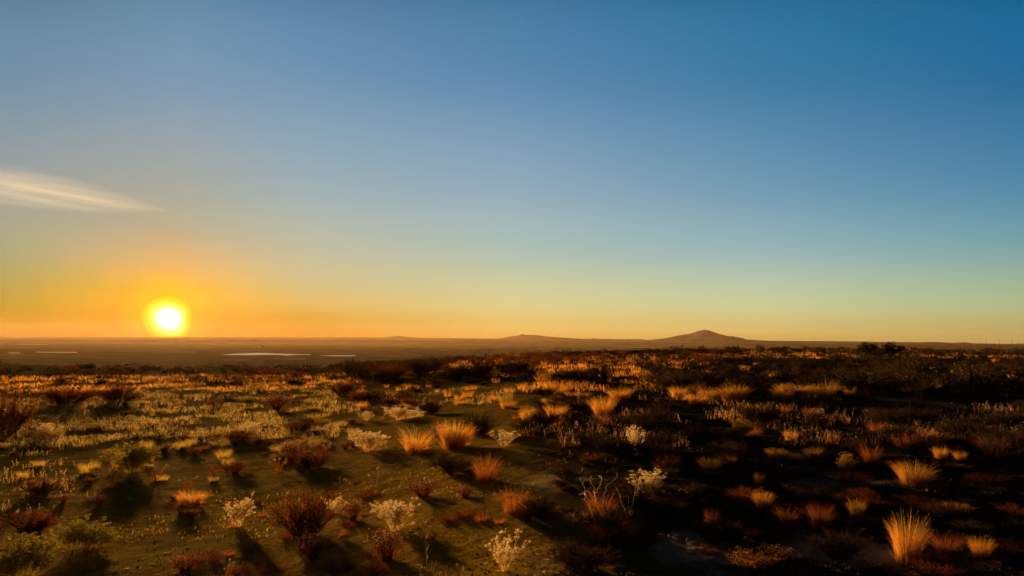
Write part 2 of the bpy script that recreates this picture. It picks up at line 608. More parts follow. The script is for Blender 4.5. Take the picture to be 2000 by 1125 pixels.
def build_ridge(name, prof, D, depth, m, kind='structure', rough=0.0, foot=PLAIN - 1.0, seed=1, nx=400, power=1.0):
    """a long landform: crest heights from the skyline, slopes falling away on both sides"""
    px = np.linspace(prof[0][0], prof[-1][0], nx)
    py = np.interp(px, [p[0] for p in prof], [p[1] for p in prof])
    rows = []
    ts = np.linspace(-1, 1, 15)
    for i in range(nx):
        z, sx, sy = rise(px[i], py[i], D)
        top = max(z, foot + 0.5)
        rw = []
        for tt in ts:
            k = (1 - abs(tt)) ** power
            dd = D + tt * depth
            x, y = sx * dd, sy * dd
            n = rough * fbm(np.array(x), np.array(y), 0.012, 4) * (top - foot) * (1 if abs(tt) < .99 else 0) * (0.15 if abs(tt) < 0.05 else 1)
            rw.append((x, y, foot + (top - foot) * k + float(n)))
        rows.append(rw)
    V = np.array(rows).reshape(-1, 3)
    k = len(ts)
    i = np.arange(nx - 1)[:, None] * k
    j = np.arange(k - 1)[None, :]
    q = np.stack([i + j, i + k + j, i + k + j + 1, i + j + 1], -1).reshape(-1, 4)
    mb = MB()
    mb.add(V, q)
    ob = obj(name, mb.mesh(name, m, True))
    return tag(ob, kind=kind)


build_ridge('mountain', [(1200, 668), (1255, 665), (1290, 661.5), (1305, 659.5), (1320, 656), (1335, 653.5), (1345, 652), (1355, 649), (1362, 646.5), (1370, 644.5), (1376, 643.5), (1383, 644.5), (1392, 647.5), (1402, 651), (1412, 654), (1420, 656), (1426, 657), (1430, 656.5), (1440, 658.5), (1452, 660.5), (1458, 663), (1500, 665.5), (1560, 670)], 5600, 620, MT['rock'], rough=0.10, power=1.15)
build_ridge('mountain', [(960, 666), (985, 659), (1000, 656.5), (1012, 655), (1019, 652.5), (1027, 654.3), (1043, 654), (1060, 656), (1080, 658), (1110, 660), (1140, 662), (1162, 660.8), (1170, 662), (1230, 668)], 6700, 400, MT['rock'], rough=0.08, power=1.15)
build_ridge('mountain', [(740, 664), (762, 658), (772, 656), (777, 655.2), (787, 657), (800, 659), (830, 664)], 6800, 300, MT['rock'], rough=0.05)
ALK = rock_mat('alkali', (0.38, 0.33, 0.28), (0.62, 0.56, 0.50), 0.02)
build_ridge('mesa', [(-700, 660), (-100, 659.5), (0, 659.5), (200, 659), (500, 658.8), (700, 659), (800, 659.3), (900, 660.5), (1000, 661.6), (1250, 662.4), (1270, 664), (1500, 665.3), (1600, 666), (1690, 667), (1755, 668), (1800, 668.3), (1812, 667.6), (1830, 668), (1862, 669.5), (1875, 668.6), (1890, 668.8), (1900, 670.5), (1960, 671.5), (2000, 671), (2100, 673), (2900, 680)], 6500, 560, MT['mesa'], rough=0.03, power=0.5, nx=700)
build_ridge('hills', [(-700, 664.5), (0, 663.5), (350, 664), (500, 662.8), (700, 663.3), (900, 665), (1100, 666.6), (1300, 668.6), (1500, 670.5), (1700, 672.5), (1850, 673), (2100, 675.5), (2500, 678)], 5000, 420, rock_mat('scrub_slope', (0.06, 0.045, 0.035), (0.14, 0.10, 0.08), 0.006), rough=0.05, power=0.6, nx=500, seed=4)


def far_at(px, py, z0=None):
    z0 = PLAIN if z0 is None else z0
    d = ray(px, py)
    k = (z0 - CAM_H) / d.z
    return CAM + d * k


def pond(pts, label=None):
    mb = MB()
    n = len(pts)
    V = [tuple(far_at(x, y, PLAIN + 0.55)) for x, y in pts]
    mb.add(V, np.arange(n)[None, :])
    me = mb.mesh('water', WM)
    if me.polygons[0].normal.z < 0:
        me.flip_normals()
    return tag(obj('water', me), kind='structure')


pond([(432, 693), (460, 691), (485, 690), (500, 689.3), (520, 689.4), (540, 690.3), (575, 691.5), (608, 692.2), (606, 693.2), (580, 693.2), (560, 694.2), (545, 693.2), (520, 693), (480, 693.4)])
pond([(620, 694.4), (650, 693.8), (695, 693.8), (694, 695.4), (660, 695.6), (640, 695)])
pond([(15, 688.7), (40, 688.9), (40, 690.2), (18, 690.0)])
pond([(70, 687.2), (150, 687.6), (150, 688.8), (72, 688.4)])

def flat_strip(cx, cy, w, h, n=18):
    """a pale salt flat lying on the plain"""
    V = []
    for i in range(n):
        th = 2 * math.pi * i / n
        k = 0.75 + 0.5 * random.random()
        V.append(tuple(far_at(cx + w * math.cos(th) * k, cy + h * math.sin(th) * k, PLAIN + 0.5)))
    mb = MB()
    mb.add(V, np.arange(n)[None, :])
    me = mb.mesh('salt_flat', ALK)
    if me.polygons[0].normal.z < 0:
        me.flip_normals()
    return tag(obj('salt_flat', me), kind='structure')


for cx, cy, w, h in ((860, 678.5, 46, .35), (905, 681.5, 30, .4), (960, 680, 60, .4), (1035, 678.4, 50, .35), (1060, 682.0, 60, .4), (1130, 679.2, 52, .35), (1190, 681.0, 50, .3), (1250, 678.6, 60, .3), (560, 701, 40, .35), (470, 703, 26, .3), (780, 695.6, 60, .5), (60, 673, 40, .25), (330, 687.6, 60, .3), (250, 686.8, 30, .22)):  # closing pair stands in for a pond that glared under the sun
    flat_strip(cx, cy, w, h)

# ------------------------------------------------------------------ plants: one builder per kind
def arc_paths(n, k, base_r, h, spread, droop, rg, hv=0.35, crook=0.0):
    """curved spines rising from a small disc and leaning outwards"""
    th = rg.random(n) * 2 * math.pi
    rb = base_r * np.sqrt(rg.random(n))
    lean = spread * rg.random(n) ** 0.7
    L = h * (1 - hv * rg.random(n))
    tt = np.linspace(0, 1, k)
    dirx, diry = np.cos(th), np.sin(th)
    ang_ = lean[:, None] * (0.35 + 0.65 * tt[None, :]) + droop * tt[None, :] ** 2 * (0.4 + rg.random(n)[:, None])
    seg = L[:, None] / (k - 1)
    hx = np.cumsum(np.sin(ang_) * seg, 1) - (np.sin(ang_) * seg)[:, :1]
    hz = np.cumsum(np.cos(ang_) * seg, 1) - (np.cos(ang_) * seg)[:, :1]
    jx = rg.normal(size=(n, k)) * crook
    jy = rg.normal(size=(n, k)) * crook
    jx[:, 0] = 0; jy[:, 0] = 0
    jx = np.cumsum(jx, 1); jy = np.cumsum(jy, 1)
    P = np.stack([dirx[:, None] * hx + (rb * dirx)[:, None] + jx, diry[:, None] * hx + (rb * diry)[:, None] + jy, hz - 0.01], -1)
    return P


def side(n, rg):
    a = rg.random(n) * 2 * math.pi
    return np.stack([np.cos(a), np.sin(a), np.zeros(n)], -1)


def part(name, mb, m, root):
    ob = obj(name, mb.mesh(name, m), root)
    if name in ('flower_heads', 'seed_heads'):
        ob['kind'] = 'stuff'          # hundreds of heads on one plant
    return ob


def grass(rg, m='straw', n=900, w=0.0026, spread=0.5, droop=0.45, heads=40, h=1.0, base=0.27):
    """bunchgrass one metre wide and high before scaling"""
    root = obj('grass_tuft', None)
    mb = MB()
    P = arc_paths(n, 6, base, h, spread, droop, rg, 0.45, 0.006)
    W = w * np.linspace(1, 0.15, 6)[None, :] * (0.7 + 0.8 * rg.random(n))[:, None]
    mb.strips(P, W, side(n, rg))
    # broken leaning blades round the foot
    k = n // 4
    P2 = arc_paths(k, 5, base * 1.25, h * 0.45, 1.25, 0.5, rg, 0.6, 0.008)
    mb.strips(P2, w * np.linspace(1, 0.2, 5)[None, :] * np.ones((k, 1)), side(k, rg))
    part('blades', mb, MT[m], root)
    if heads:
        mb = MB()
        P = arc_paths(heads, 6, base * .8, h * 1.12, spread * 0.8, droop * .6, rg, 0.25, 0.004)
        mb.strips(P, np.full((heads, 6), w * .7), side(heads, rg))
        T = P[:, -1]
        D = P[:, -1] - P[:, -2]
        D /= np.linalg.norm(D, axis=1)[:, None]
        Q = np.stack([T - D * .05, T, T + D * .04], 1)
        mb.tubes(Q, np.tile([w * .6, w * 1.5, w * .3], (heads, 1)))
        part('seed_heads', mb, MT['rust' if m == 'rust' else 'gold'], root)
    return root


def branchy(rg, n1, n2, n3, h, spread, r0, crook=0.02, bowl=0.0, start=(0.35, 0.9), base=0.05):
    """three orders of stems; returns tube lists and tips"""
    k = 6
    P1 = arc_paths(n1, k, base, h * .8, spread, -0.15 if bowl else 0.1, rg, 0.25, crook)
    out = [(P1, np.tile(np.linspace(r0, r0 * .6, k), (n1, 1)))]
    src, rad, L = P1, r0 * .6, h * .42
    tips = []
    for lev, nn in enumerate((n2, n3)):
        m = len(src)
        idx = np.repeat(np.arange(m), nn)
        t_ = start[0] + (start[1] - start[0]) * rg.random(len(idx))
        f_ = t_ * (k - 1)
        i0 = np.clip(np.floor(f_).astype(int), 0, k - 2)
        fr = (f_ - i0)[:, None]
        B = src[idx, i0] * (1 - fr) + src[idx, i0 + 1] * fr
        D = src[idx, i0 + 1] - src[idx, i0]
        D /= np.linalg.norm(D, axis=1)[:, None] + 1e-9
        D = D + rg.normal(size=D.shape) * 0.42
        D[:, 2] = np.abs(D[:, 2]) * .9 + 0.12
        D /= np.linalg.norm(D, axis=1)[:, None]
        ll = L * (0.5 + 0.7 * rg.random(len(idx)))
        tt = np.linspace(0, 1, k)
        P = B[:, None, :] + D[:, None, :] * (ll[:, None] * tt[None, :])[..., None]
        jit = np.cumsum(rg.normal(size=P.shape) * crook * .45, 1)
        jit[:, 0] = 0
        P = P + jit
        P[:, :, 2] += (ll[:, None] * tt[None, :] ** 2 * 0.15)
        out.append((P, np.tile(np.linspace(rad, rad * .5, k), (len(P), 1))))
        rad *= .55
        L *= .55
        src = P
    tips = src[:, -1]
    return out, tips


def rabbitbrush(rg, stem='cream', fl='flower', n1=16, n2=5, n3=4, cl=15, spread=0.95, base=0.10):
    root = obj('rabbitbrush', None)
    tubes, tips = branchy(rg, n1, n2, n3, 1.0, spread, 0.009, 0.015, 1, (0.1, 0.9), base)
    mb = MB()
    for P, W in tubes:
        mb.tubes(P, W)
    part('stems', mb, MT[stem], root)
    # flat topped clusters of dried flower heads on every tip
    C = np.repeat(tips, cl, 0) + rg.normal(size=(len(tips) * cl, 3)) * np.array([0.024, 0.024, 0.015])
    mb = MB()
    mb.beads(C, 0.009, rg, 1.5)
    mb.flakes(C + rg.normal(size=C.shape) * .008, 0.010, rg)
    part('flower_heads', mb, MT[fl], root)
    return root


def snakeweed(rg, stem='rust', n=170, bead=0.013):
    """fine stemmed dome carrying loose round buds"""
    root = obj('snakeweed', None)
    mb = MB()
    P = arc_paths(n, 7, 0.10, 1.0, 0.95, -0.1, rg, 0.4, 0.014)
    mb.tubes(P, np.tile(np.linspace(0.004, 0.002, 7), (n, 1)))
    k = n * 2
    idx = rg.integers(0, n, k)
    B = P[idx, 4]
    D = P[idx, 6] - P[idx, 4] + rg.normal(size=(k, 3)) * 0.08
    Q = B[:, None, :] + D[:, None, :] * np.linspace(0, 1, 4)[None, :, None] * (0.5 + .6 * rg.random((k, 1, 1)))
    mb.tubes(Q, np.tile(np.linspace(0.0028, 0.0015, 4), (k, 1)))
    L = P[rg.integers(0, n, 700), rg.integers(2, 6, 700)] + rg.normal(size=(700, 3)) * .03
    mb.flakes(L, 0.012, rg, 1.0, 1.6)
    part('stems', mb, MT[stem], root)
    mb = MB()
    tips = np.concatenate([P[:n // 2, -1], Q[::2, -1]])
    mb.beads(tips, bead, rg, 1.2)
    part('flower_heads', mb, MT['dot'], root)
    return root


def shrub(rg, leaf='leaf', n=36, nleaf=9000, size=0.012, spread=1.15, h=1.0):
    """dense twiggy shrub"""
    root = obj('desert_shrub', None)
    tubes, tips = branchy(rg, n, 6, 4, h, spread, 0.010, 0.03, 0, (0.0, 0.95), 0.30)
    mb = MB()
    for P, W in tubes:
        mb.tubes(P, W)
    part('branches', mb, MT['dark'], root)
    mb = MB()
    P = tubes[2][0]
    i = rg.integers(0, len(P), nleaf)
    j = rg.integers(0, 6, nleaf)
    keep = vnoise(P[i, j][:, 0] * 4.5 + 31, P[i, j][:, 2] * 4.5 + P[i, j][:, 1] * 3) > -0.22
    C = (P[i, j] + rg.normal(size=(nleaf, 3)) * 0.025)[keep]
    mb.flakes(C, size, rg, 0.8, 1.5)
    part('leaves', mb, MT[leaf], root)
    return root


def mat_plant(rg, leaf='redleaf', n=2600):
    """low cushion of fine leaves and spent flowers"""
    root = obj('cushion_plant', None)
    mb = MB()
    P = arc_paths(160, 5, 0.3, 0.8, 1.15, 0.1, rg, 0.4, 0.03)
    P[:, :, 2] *= 0.9
    mb.tubes(P, np.full((160, 5), 0.004))
    part('stems', mb, MT['rust'], root)
    mb = MB()
    i = rg.integers(0, 160, n)
    C = P[i, rg.integers(1, 5, n)] + rg.normal(size=(n, 3)) * 0.05
    C[:, 2] = np.maximum(C[:, 2], 0.02)
    mb.flakes(C, 0.013, rg, 0.6, 1.1)
    part('foliage', mb, MT[leaf], root)
    return root


def stalk(rg, n=1, m='bleach', head=True, bend=0.1):
    """a lone dry stalk with a spiky head"""
    root = obj('dry_stalk', None)
    mb = MB()
    P = arc_paths(n, 9, 0.01 * n, 1.0, 0.05 + bend, bend, rg, 0.2 if n > 1 else 0, 0.006)
    mb.tubes(P, np.tile(np.linspace(0.010, 0.005, 9), (n, 1)))
    k = n * 7
    i = np.arange(k) % n
    j = rg.integers(2, 8, k)
    B = P[i, j]
    D = rg.normal(size=(k, 3)) * 0.05 + np.array([0, 0, .09])
    mb.tubes(B[:, None, :] + D[:, None, :] * np.linspace(0, 1, 3)[None, :, None], np.tile([0.005, .004, .002], (k, 1)))
    part('stem', mb, MT[m], root)
    if head:
        mb = MB()
        for q_ in range(n):
            mb = MB()
            T = np.repeat(P[q_:q_ + 1, -1], 9, 0)
            D = rg.normal(size=(9, 3)) * 0.03 + np.array([0, 0, .12])
            mb.tubes(T[:, None, :] + D[:, None, :] * np.linspace(-.3, 1, 4)[None, :, None], np.tile([.005, .010, .011, .003], (9, 1)))
            part('seed_head', mb, MT['tip'], root)
    return root


def dead_twig(rg):
    """bare bleached branches arching up from the ground"""
    root = obj('dead_branch', None)
    mb = MB()
    n = 4
    P = arc_paths(n, 12, 0.12, 1.05, 0.30, 0.35, rg, 0.4, 0.014)
    mb.tubes(P, np.tile(np.linspace(0.007, 0.003, 12), (n, 1)), 4)
    part('branch', mb, MT['bleach'], root)
    mb = MB()
    k = 22
    i = rg.integers(0, n, k)
    j = rg.integers(4, 12, k)
    D = rg.normal(size=(k, 3)) * 0.06 + np.array([0, 0, .04])
    mb.tubes(P[i, j][:, None, :] + D[:, None, :] * np.linspace(0, 1, 4)[None, :, None], np.tile(np.linspace(0.004, .002, 4), (k, 1)))
    part('twigs', mb, MT['bleach'], root)
    return root


def mesquite(rg, nleaf=3600):
    """open crowned thorn tree of the horizon"""
    root = obj('mesquite_bush', None)
    tubes, tips = branchy(rg, 9, 7, 6, 1.0, 1.05, 0.018, 0.04, 0, (0.25, 1.0))
    mb = MB()
    mb.tubes(tubes[0][0], tubes[0][1] * 1.3, 5)
    part('trunk', mb, MT['bark'], root)
    mb = MB()
    for P, W in tubes[1:]:
        mb.tubes(P, W)
    part('branches', mb, MT['dark'], root)
    mb = MB()
    P = tubes[2][0]
    i = rg.integers(0, len(P), nleaf)
    i = i[(i // 6) % 3 != 0]
    C = P[i, rg.integers(2, 6, len(i))] + rg.normal(size=(len(i), 3)) * 0.022
    mb.flakes(C, 0.026, rg, 0.3, 1.5)
    part('crown', mb, MT['evergreen'], root)
    return root


# size of each prototype before scaling, measured from its parts
def dims(root):
    lo = np.array([1e9] * 3); hi = -lo
    for c in root.children:
        n = len(c.data.vertices)
        a = np.empty(n * 3, np.float32)
        c.data.vertices.foreach_get('co', a)
        a = a.reshape(-1, 3)
        lo = np.minimum(lo, np.percentile(a, 1.0, axis=0)); hi = np.maximum(hi, np.percentile(a, 99.0, axis=0))
    return (hi[0] - lo[0] + hi[1] - lo[1]) / 2, hi[2]


PROTO = {}
used = set()


def add_kind(key, fn, nvar, seed0, **kw):
    PROTO[key] = []
    for i in range(nvar):
        r_ = fn(np.random.default_rng(seed0 + i), **kw)
        PROTO[key].append((r_, dims(r_)))


add_kind('grass', grass, 4, 100)
add_kind('grass_droop', grass, 2, 110, spread=0.9, droop=1.1, n=600, heads=60)
add_kind('grass_red', grass, 3, 120, m='rust', spread=0.75, n=420, heads=50)
add_kind('grass_far', grass, 4, 130, n=110, w=0.006, heads=0)
add_kind('grass_far_red', grass, 3, 135, n=110, w=0.006, heads=0, m='rust')
add_kind('rabbit', rabbitbrush, 4, 200)
add_kind('rabbit_thin', rabbitbrush, 2, 210, n1=12, n2=4, n3=3, cl=14)
add_kind('rabbit_gold', rabbitbrush, 3, 220, stem='gold', fl='gold', n1=22, spread=1.15)
add_kind('rabbit_green', rabbitbrush, 3, 230, stem='green', fl='green', n1=30, n2=6, n3=4, spread=1.2, base=0.28)
add_kind('snake', snakeweed, 4, 300)
add_kind('shrub', shrub, 5, 400)
add_kind('shrub_red', shrub, 4, 410, leaf='redleaf')
add_kind('shrub_far', shrub, 4, 420, n=12, nleaf=900, size=0.03)
add_kind('shrub_far_red', shrub, 3, 430, n=12, nleaf=900, size=0.03, leaf='redleaf')
add_kind('cushion', mat_plant, 3, 500)
add_kind('cushion_gold', mat_plant, 3, 510, leaf='gold')
add_kind('cushion_amber', mat_plant, 3, 520, leaf='straw', n=5600)
add_kind('grass_gold', grass, 3, 140, m='gold', spread=.6, n=500, heads=70)
add_kind('grass_far_gold', grass, 3, 145, n=110, w=0.006, heads=0, m='gold')
add_kind('stalk', stalk, 3, 600)
add_kind('stalks', stalk, 3, 610, n=7, bend=0.25, m='straw')
add_kind('stem', stalk, 3, 620, m='dark', head=False)
add_kind('twig', dead_twig, 3, 700)
add_kind('mesquite', mesquite, 3, 800)

COUNT = {}


def plant(key, p, w, h, label, cat, group=None, rz=None, tilt=0.0):
    """put one plant of a kind at p, w wide and h high"""
    i = random.randrange(len(PROTO[key]))
    proto, (pw, ph) = PROTO[key][i]
    if (key, i) not in used:
        used.add((key, i))
        r_ = proto
    else:
        r_ = proto.copy()
        COL.objects.link(r_)
        for ch in proto.children:
            c = ch.copy()
            COL.objects.link(c)
            c.parent = r_
    r_.location = p
    k_ = random.uniform(.86, 1.16)
    r_.scale = (w / pw * k_, w / pw / k_, h / ph)
    r_.rotation_euler = (tilt + random.uniform(-.09, .09), random.uniform(-.09, .09), random.random() * 6.28 if rz is None else rz)
    for k_ in ('label', 'category', 'group'):
        if k_ in r_: del r_[k_]
    tag(r_, label, cat, group)
    COUNT[r_.name.split('.')[0]] = COUNT.get(r_.name.split('.')[0], 0) + 1
    return r_


def ppx(key, px, py, w, h, label, cat, group=None, **kw):
    p = at(px, py)
    dep = (Vector(p) - CAM).length * math.cos(math.atan(math.hypot(px - 1000, py - 562) / F))
    s = dep / F
    p.z -= 0.01
    return plant(key, p, w * s, h * s, label, cat, group, **kw)


HERO = [
    # cream rabbitbrush
    ('rabbit', 770, 1037, 92, 60, 'largest cream rabbitbrush, brightly backlit, on open soil at bottom centre', 'shrub'),
    ('rabbit', 467, 1028, 60, 52, 'compact golden cream rabbitbrush alone on olive soil at lower left', 'shrub'),
    ('rabbit_thin', 985, 1116, 80, 76, 'tall pale rabbitbrush with coarse forked stems cut near the bottom edge', 'shrub'),
    ('rabbit_thin', 1267, 966, 70, 48, 'cream rabbitbrush shaped like a fan amid black shade right of centre', 'shrub'),
    ('rabbit', 718, 882, 74, 40, 'spreading yellow rabbitbrush left of the big drooping grass tuft', 'shrub'),
    ('rabbit_green', 256, 922, 86, 56, 'rounded yellow green bush on the left slope under the sun', 'shrub'),
    ('rabbit_green', 42, 1128, 112, 82, 'large yellow green bush in the bottom left corner', 'shrub'),
    ('rabbit_green', 165, 1070, 110, 54, 'broad green bush up and right of the bottom left corner bush', 'shrub'),
    ('rabbit_thin', 657, 1002, 46, 34, 'small cream bush touching the right side of the big dark red shrub', 'shrub'),
    ('rabbit_thin', 495, 853, 44, 28, 'small golden rabbitbrush by itself at middle left of the bare flat', 'shrub'),
    ('rabbit', 780, 820, 58, 26, 'low golden rabbitbrush behind the drooping grass tuft', 'shrub'),
    ('rabbit_thin', 718, 821, 34, 18, 'tiny pale rabbitbrush left of the low golden rabbitbrush', 'shrub'),
    ('rabbit_thin', 984, 872, 46, 32, 'greyish rabbitbrush right of the round black shrub', 'shrub'),
    ('rabbit_thin', 688, 852, 32, 18, 'tiny rabbitbrush on bare soil above the spreading yellow one', 'shrub'),
    ('rabbit_gold', 1451, 853, 52, 36, 'round golden bush glowing on dark ground right of centre', 'shrub'),
    ('rabbit_gold', 1652, 922, 42, 36, 'round golden bush left of the upright grass tuft at far right', 'shrub'),
    ('cushion_amber', 1485, 1102, 112, 32, 'long low golden cushion plant at lower right edge of the pale sand', 'cushion plant'),
    ('rabbit_thin', 95, 852, 44, 26, 'faint small bush below the left edge thicket', 'shrub'),
    # grass
    ('grass', 1180, 816, 50, 42, 'bright orange grass tuft standing alone right of centre', 'grass'),
    ('grass', 1033, 830, 38, 36, 'orange grass tuft first left of the lone bright tuft pair', 'grass'),
    ('grass', 1085, 820, 44, 30, 'leaning orange grass tuft between two taller tufts', 'grass'),
    ('grass_droop', 812, 882, 92, 54, 'big drooping golden grass tuft in the middle of the photo', 'grass'),
    ('grass', 888, 876, 66, 52, 'tall upright orange grass against the round black shrub', 'grass'),
    ('grass', 1770, 1096, 84, 84, 'largest glowing golden grass tuft at bottom right', 'grass'),
    ('grass', 1915, 1088, 46, 38, 'small orange tuft right of the largest golden tuft', 'grass'),
    ('grass', 1782, 948, 76, 44, 'wide orange grass tuft on black ground at far right', 'grass'),
    ('grass_red', 1700, 904, 52, 34, 'upright brown tipped grass tuft above the wide orange tuft', 'grass'),
    ('grass', 1838, 898, 34, 22, 'left one of two small orange tufts near the right edge', 'grass'),
    ('grass', 1875, 898, 30, 17, 'right one of two small orange tufts near the right edge', 'grass'),
    ('grass', 1388, 927, 42, 34, 'bright orange grass clump left of the deep black hollow', 'grass'),
    ('grass', 1426, 905, 38, 22, 'orange grass leaning right from the clump by the black hollow', 'grass'),
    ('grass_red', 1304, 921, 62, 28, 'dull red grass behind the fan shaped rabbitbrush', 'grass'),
    ('grass', 1490, 991, 46, 30, 'small yellow orange tuft leaning left on black ground', 'grass'),
    ('grass', 1482, 948, 20, 24, 'thin sprig of grass above the small leaning tuft', 'grass'),
    ('grass', 1514, 897, 40, 22, 'first of three low orange tufts in a row, leftmost', 'grass'),
    ('grass', 1551, 900, 40, 18, 'middle of three low orange tufts in a row', 'grass'),
    ('grass', 1590, 894, 40, 20, 'rightmost of three low orange tufts in a row', 'grass'),
    ('grass_red', 1602, 1030, 60, 42, 'round rust brown grass clump left of a small bright tuft', 'grass'),
    ('grass', 1675, 1012, 36, 36, 'small bright tuft right of the round rust brown clump', 'grass'),
    ('cushion', 1700, 982, 48, 16, 'low rusty cushion right above the small bright tuft', 'cushion plant'),
    ('grass_red', 1538, 1018, 58, 26, 'dull dark red tuft left of the round rust brown clump', 'grass'),
    ('grass', 1545, 862, 30, 22, 'small orange plume on dark ground above the three low tufts', 'grass'),
    ('grass_red', 950, 941, 76, 52, 'large rust red grass tuft right of the dark mound', 'grass'),
    ('grass_red', 1205, 1052, 112, 34, 'wide low row of rust grass below the dead branches', 'grass'),
    ('grass_red', 1175, 1006, 84, 44, 'rusty grass with bleached dead branches rising from it', 'grass'),
    ('grass', 1160, 1018, 44, 22, 'pale broken straw at the foot of the dead branches', 'grass'),
    ('grass_red', 1003, 1000, 82, 44, 'rust grass clump behind the small black shrub', 'grass'),
    ('rabbit_thin', 1240, 888, 42, 56, 'sparse upright grey bush in front of the field of pale seed stalks', 'shrub'),
    ('grass', 1612, 782, 60, 34, 'tall golden grass clump at mid right', 'grass'),
    ('grass', 1555, 770, 90, 20, 'long band of golden grass left of the tall mid right clump', 'grass'),
    ('grass_red', 1702, 770, 50, 22, 'dome of rusty grass right of the tall mid right clump', 'grass'),
    ('grass', 1616, 784, 24, 18, 'round golden tuft just below the tall mid right clump', 'grass'),
    ('grass', 1760, 752, 32, 22, 'square orange clump in the black scrub at upper right', 'grass'),
    ('grass', 1712, 737, 42, 12, 'short orange tuft left of the square orange clump', 'grass'),
    ('grass', 1805, 741, 40, 11, 'short orange streak of grass right of the square clump', 'grass'),
    ('grass', 1908, 749, 26, 12, 'lone orange tuft in black scrub near the right edge', 'grass'),
    ('grass', 1960, 749, 18, 9, 'last small orange tuft before the right edge', 'grass'),
    ('grass_red', 1560, 1128, 60, 22, 'short rusty tuft cut by the bottom edge at right', 'grass'),
    ('grass_red', 1850, 1080, 82, 36, 'dim thin grass between the two bright bottom right tufts', 'grass'),
    ('grass', 992, 797, 42, 15, 'right golden mound of grass near the centre', 'grass'),
    ('grass', 964, 786, 32, 15, 'middle golden mound of grass near the centre', 'grass'),
    ('grass_droop', 900, 790, 56, 16, 'left flat golden mound of grass near the centre', 'grass'),
    ('grass', 708, 800, 22, 16, 'small yellow tuft on the bare flat left of the black ball shrub', 'grass'),
    ('grass', 372, 985, 60, 26, 'faint dry tuft left of the compact cream rabbitbrush', 'grass'),
    ('grass_red', 1100, 765, 60, 22, 'orange band of grass above the leaning tuft', 'grass'),
    ('grass_red', 1390, 1022, 36, 28, 'small dark red tuft at the top of the pale sand', 'grass'),
    ('cushion_amber', 1868, 1000, 52, 18, 'low grey gold plant on black ground at far right', 'cushion plant'),
    ('cushion', 1660, 942, 60, 20, 'rusty cushion joining the round golden bush and the wide tuft', 'cushion plant'),
    ('cushion', 1820, 1122, 110, 28, 'flat rusty plant along the bottom edge at right', 'cushion plant'),
    ('cushion_amber', 1175, 1040, 60, 12, 'thin golden crust of plants left in the low rust row', 'cushion plant'),
    # snakeweed with round buds
    ('snake', 826, 970, 76, 36, 'dotted snakeweed full of pink white buds above the big rabbitbrush', 'shrub'),
    ('snake', 908, 971, 46, 24, 'small dotted snakeweed left of the rust grass clump', 'shrub'),
    ('snake', 690, 1016, 50, 40, 'dotted bush between dark red shrub and largest rabbitbrush', 'shrub'),
    ('snake', 755, 1094, 84, 60, 'large dotted bush right below the largest rabbitbrush', 'shrub'),
    ('snake', 612, 1092, 66, 50, 'dark red dotted bush right below the big dark red shrub', 'shrub'),
    ('snake', 868, 872, 60, 44, 'dotted bush caught between drooping and upright tall grass', 'shrub'),
    ('snake', 570, 905, 54, 46, 'golden dotted bush left of the brown domed mound plant', 'shrub'),
    ('snake', 460, 925, 60, 28, 'dotted reddish bush above the compact cream rabbitbrush', 'shrub'),
    ('snake', 540, 800, 58, 34, 'domed hazy bush sparkling with buds at middle left', 'shrub'),
    # dark shrubs
    ('shrub', 844, 809, 46, 28, 'black ball shaped shrub alone on bare soil', 'shrub'),
    ('shrub', 934, 852, 62, 48, 'round black shrub right of the tall upright grass', 'shrub'),
    ('shrub_red', 596, 1046, 122, 82, 'big dark red shrub on the lower left flat', 'shrub'),
    ('shrub', 885, 925, 80, 40, 'dark brown mound left of the large rust red tuft', 'shrub'),
    ('shrub', 1026, 1018, 48, 34, 'small black shrub before the rust grass clump', 'shrub'),
    ('shrub_red', 612, 915, 80, 32, 'brown domed mound plant at centre left', 'shrub'),
    ('shrub_red', 672, 772, 54, 28, 'brown shrub at the back of the bare flat, left one', 'shrub'),
    ('shrub_red', 706, 784, 56, 20, 'brown shrub at the back of the bare flat, right one', 'shrub'),
    ('shrub_red', 768, 790, 40, 12, 'low russet shrub left of the black ball', 'shrub'),
    ('shrub_red', 805, 792, 40, 14, 'low russet shrub nearest the black ball', 'shrub'),
    ('shrub_red', 12, 852, 100, 90, 'tall dark thicket on the left edge of the photo', 'shrub'),
    ('shrub_red', 130, 790, 110, 36, 'brown thicket right of the tall left edge one', 'shrub'),
    ('shrub_red', 230, 785, 110, 30, 'hazy brown thicket below the sun at left', 'shrub'),
    ('shrub_red', 60, 1040, 90, 40, 'dark shrub above the bottom left corner bush', 'shrub'),
    ('shrub_red', 75, 965, 80, 30, 'low dark shrub under the left edge thicket', 'shrub'),
    ('cushion', 880, 1018, 40, 14, 'tiny dark ground plant right of the largest rabbitbrush', 'cushion plant'),
    ('cushion', 400, 1095, 90, 16, 'flat dark plant patch near the bottom at left', 'cushion plant'),
    ('cushion', 720, 970, 60, 12, 'dark flat plant patch at the foot of the lone tall stalk', 'cushion plant'),
    # ridge shrubs
    ('shrub', 700, 738, 90, 34, 'leftmost shrub of the dark bank behind the bare flat', 'shrub'),
    ('shrub_red', 762, 742, 80, 30, 'second shrub from the left in the dark bank behind the bare flat', 'shrub'),
    ('shrub', 826, 734, 90, 34, 'tallest shrub left of centre in the dark bank', 'shrub'),
    ('shrub', 884, 742, 80, 24, 'low black shrub at the middle of the dark bank', 'shrub'),
    ('shrub', 938, 738, 100, 34, 'wide black shrub in the dark bank before the plain', 'shrub'),
    ('shrub', 1000, 732, 80, 30, 'rightmost shrub of the dark bank near the centre', 'shrub'),
    ('shrub', 1172, 738, 56, 26, 'black shrub within the golden grass right of centre', 'shrub'),
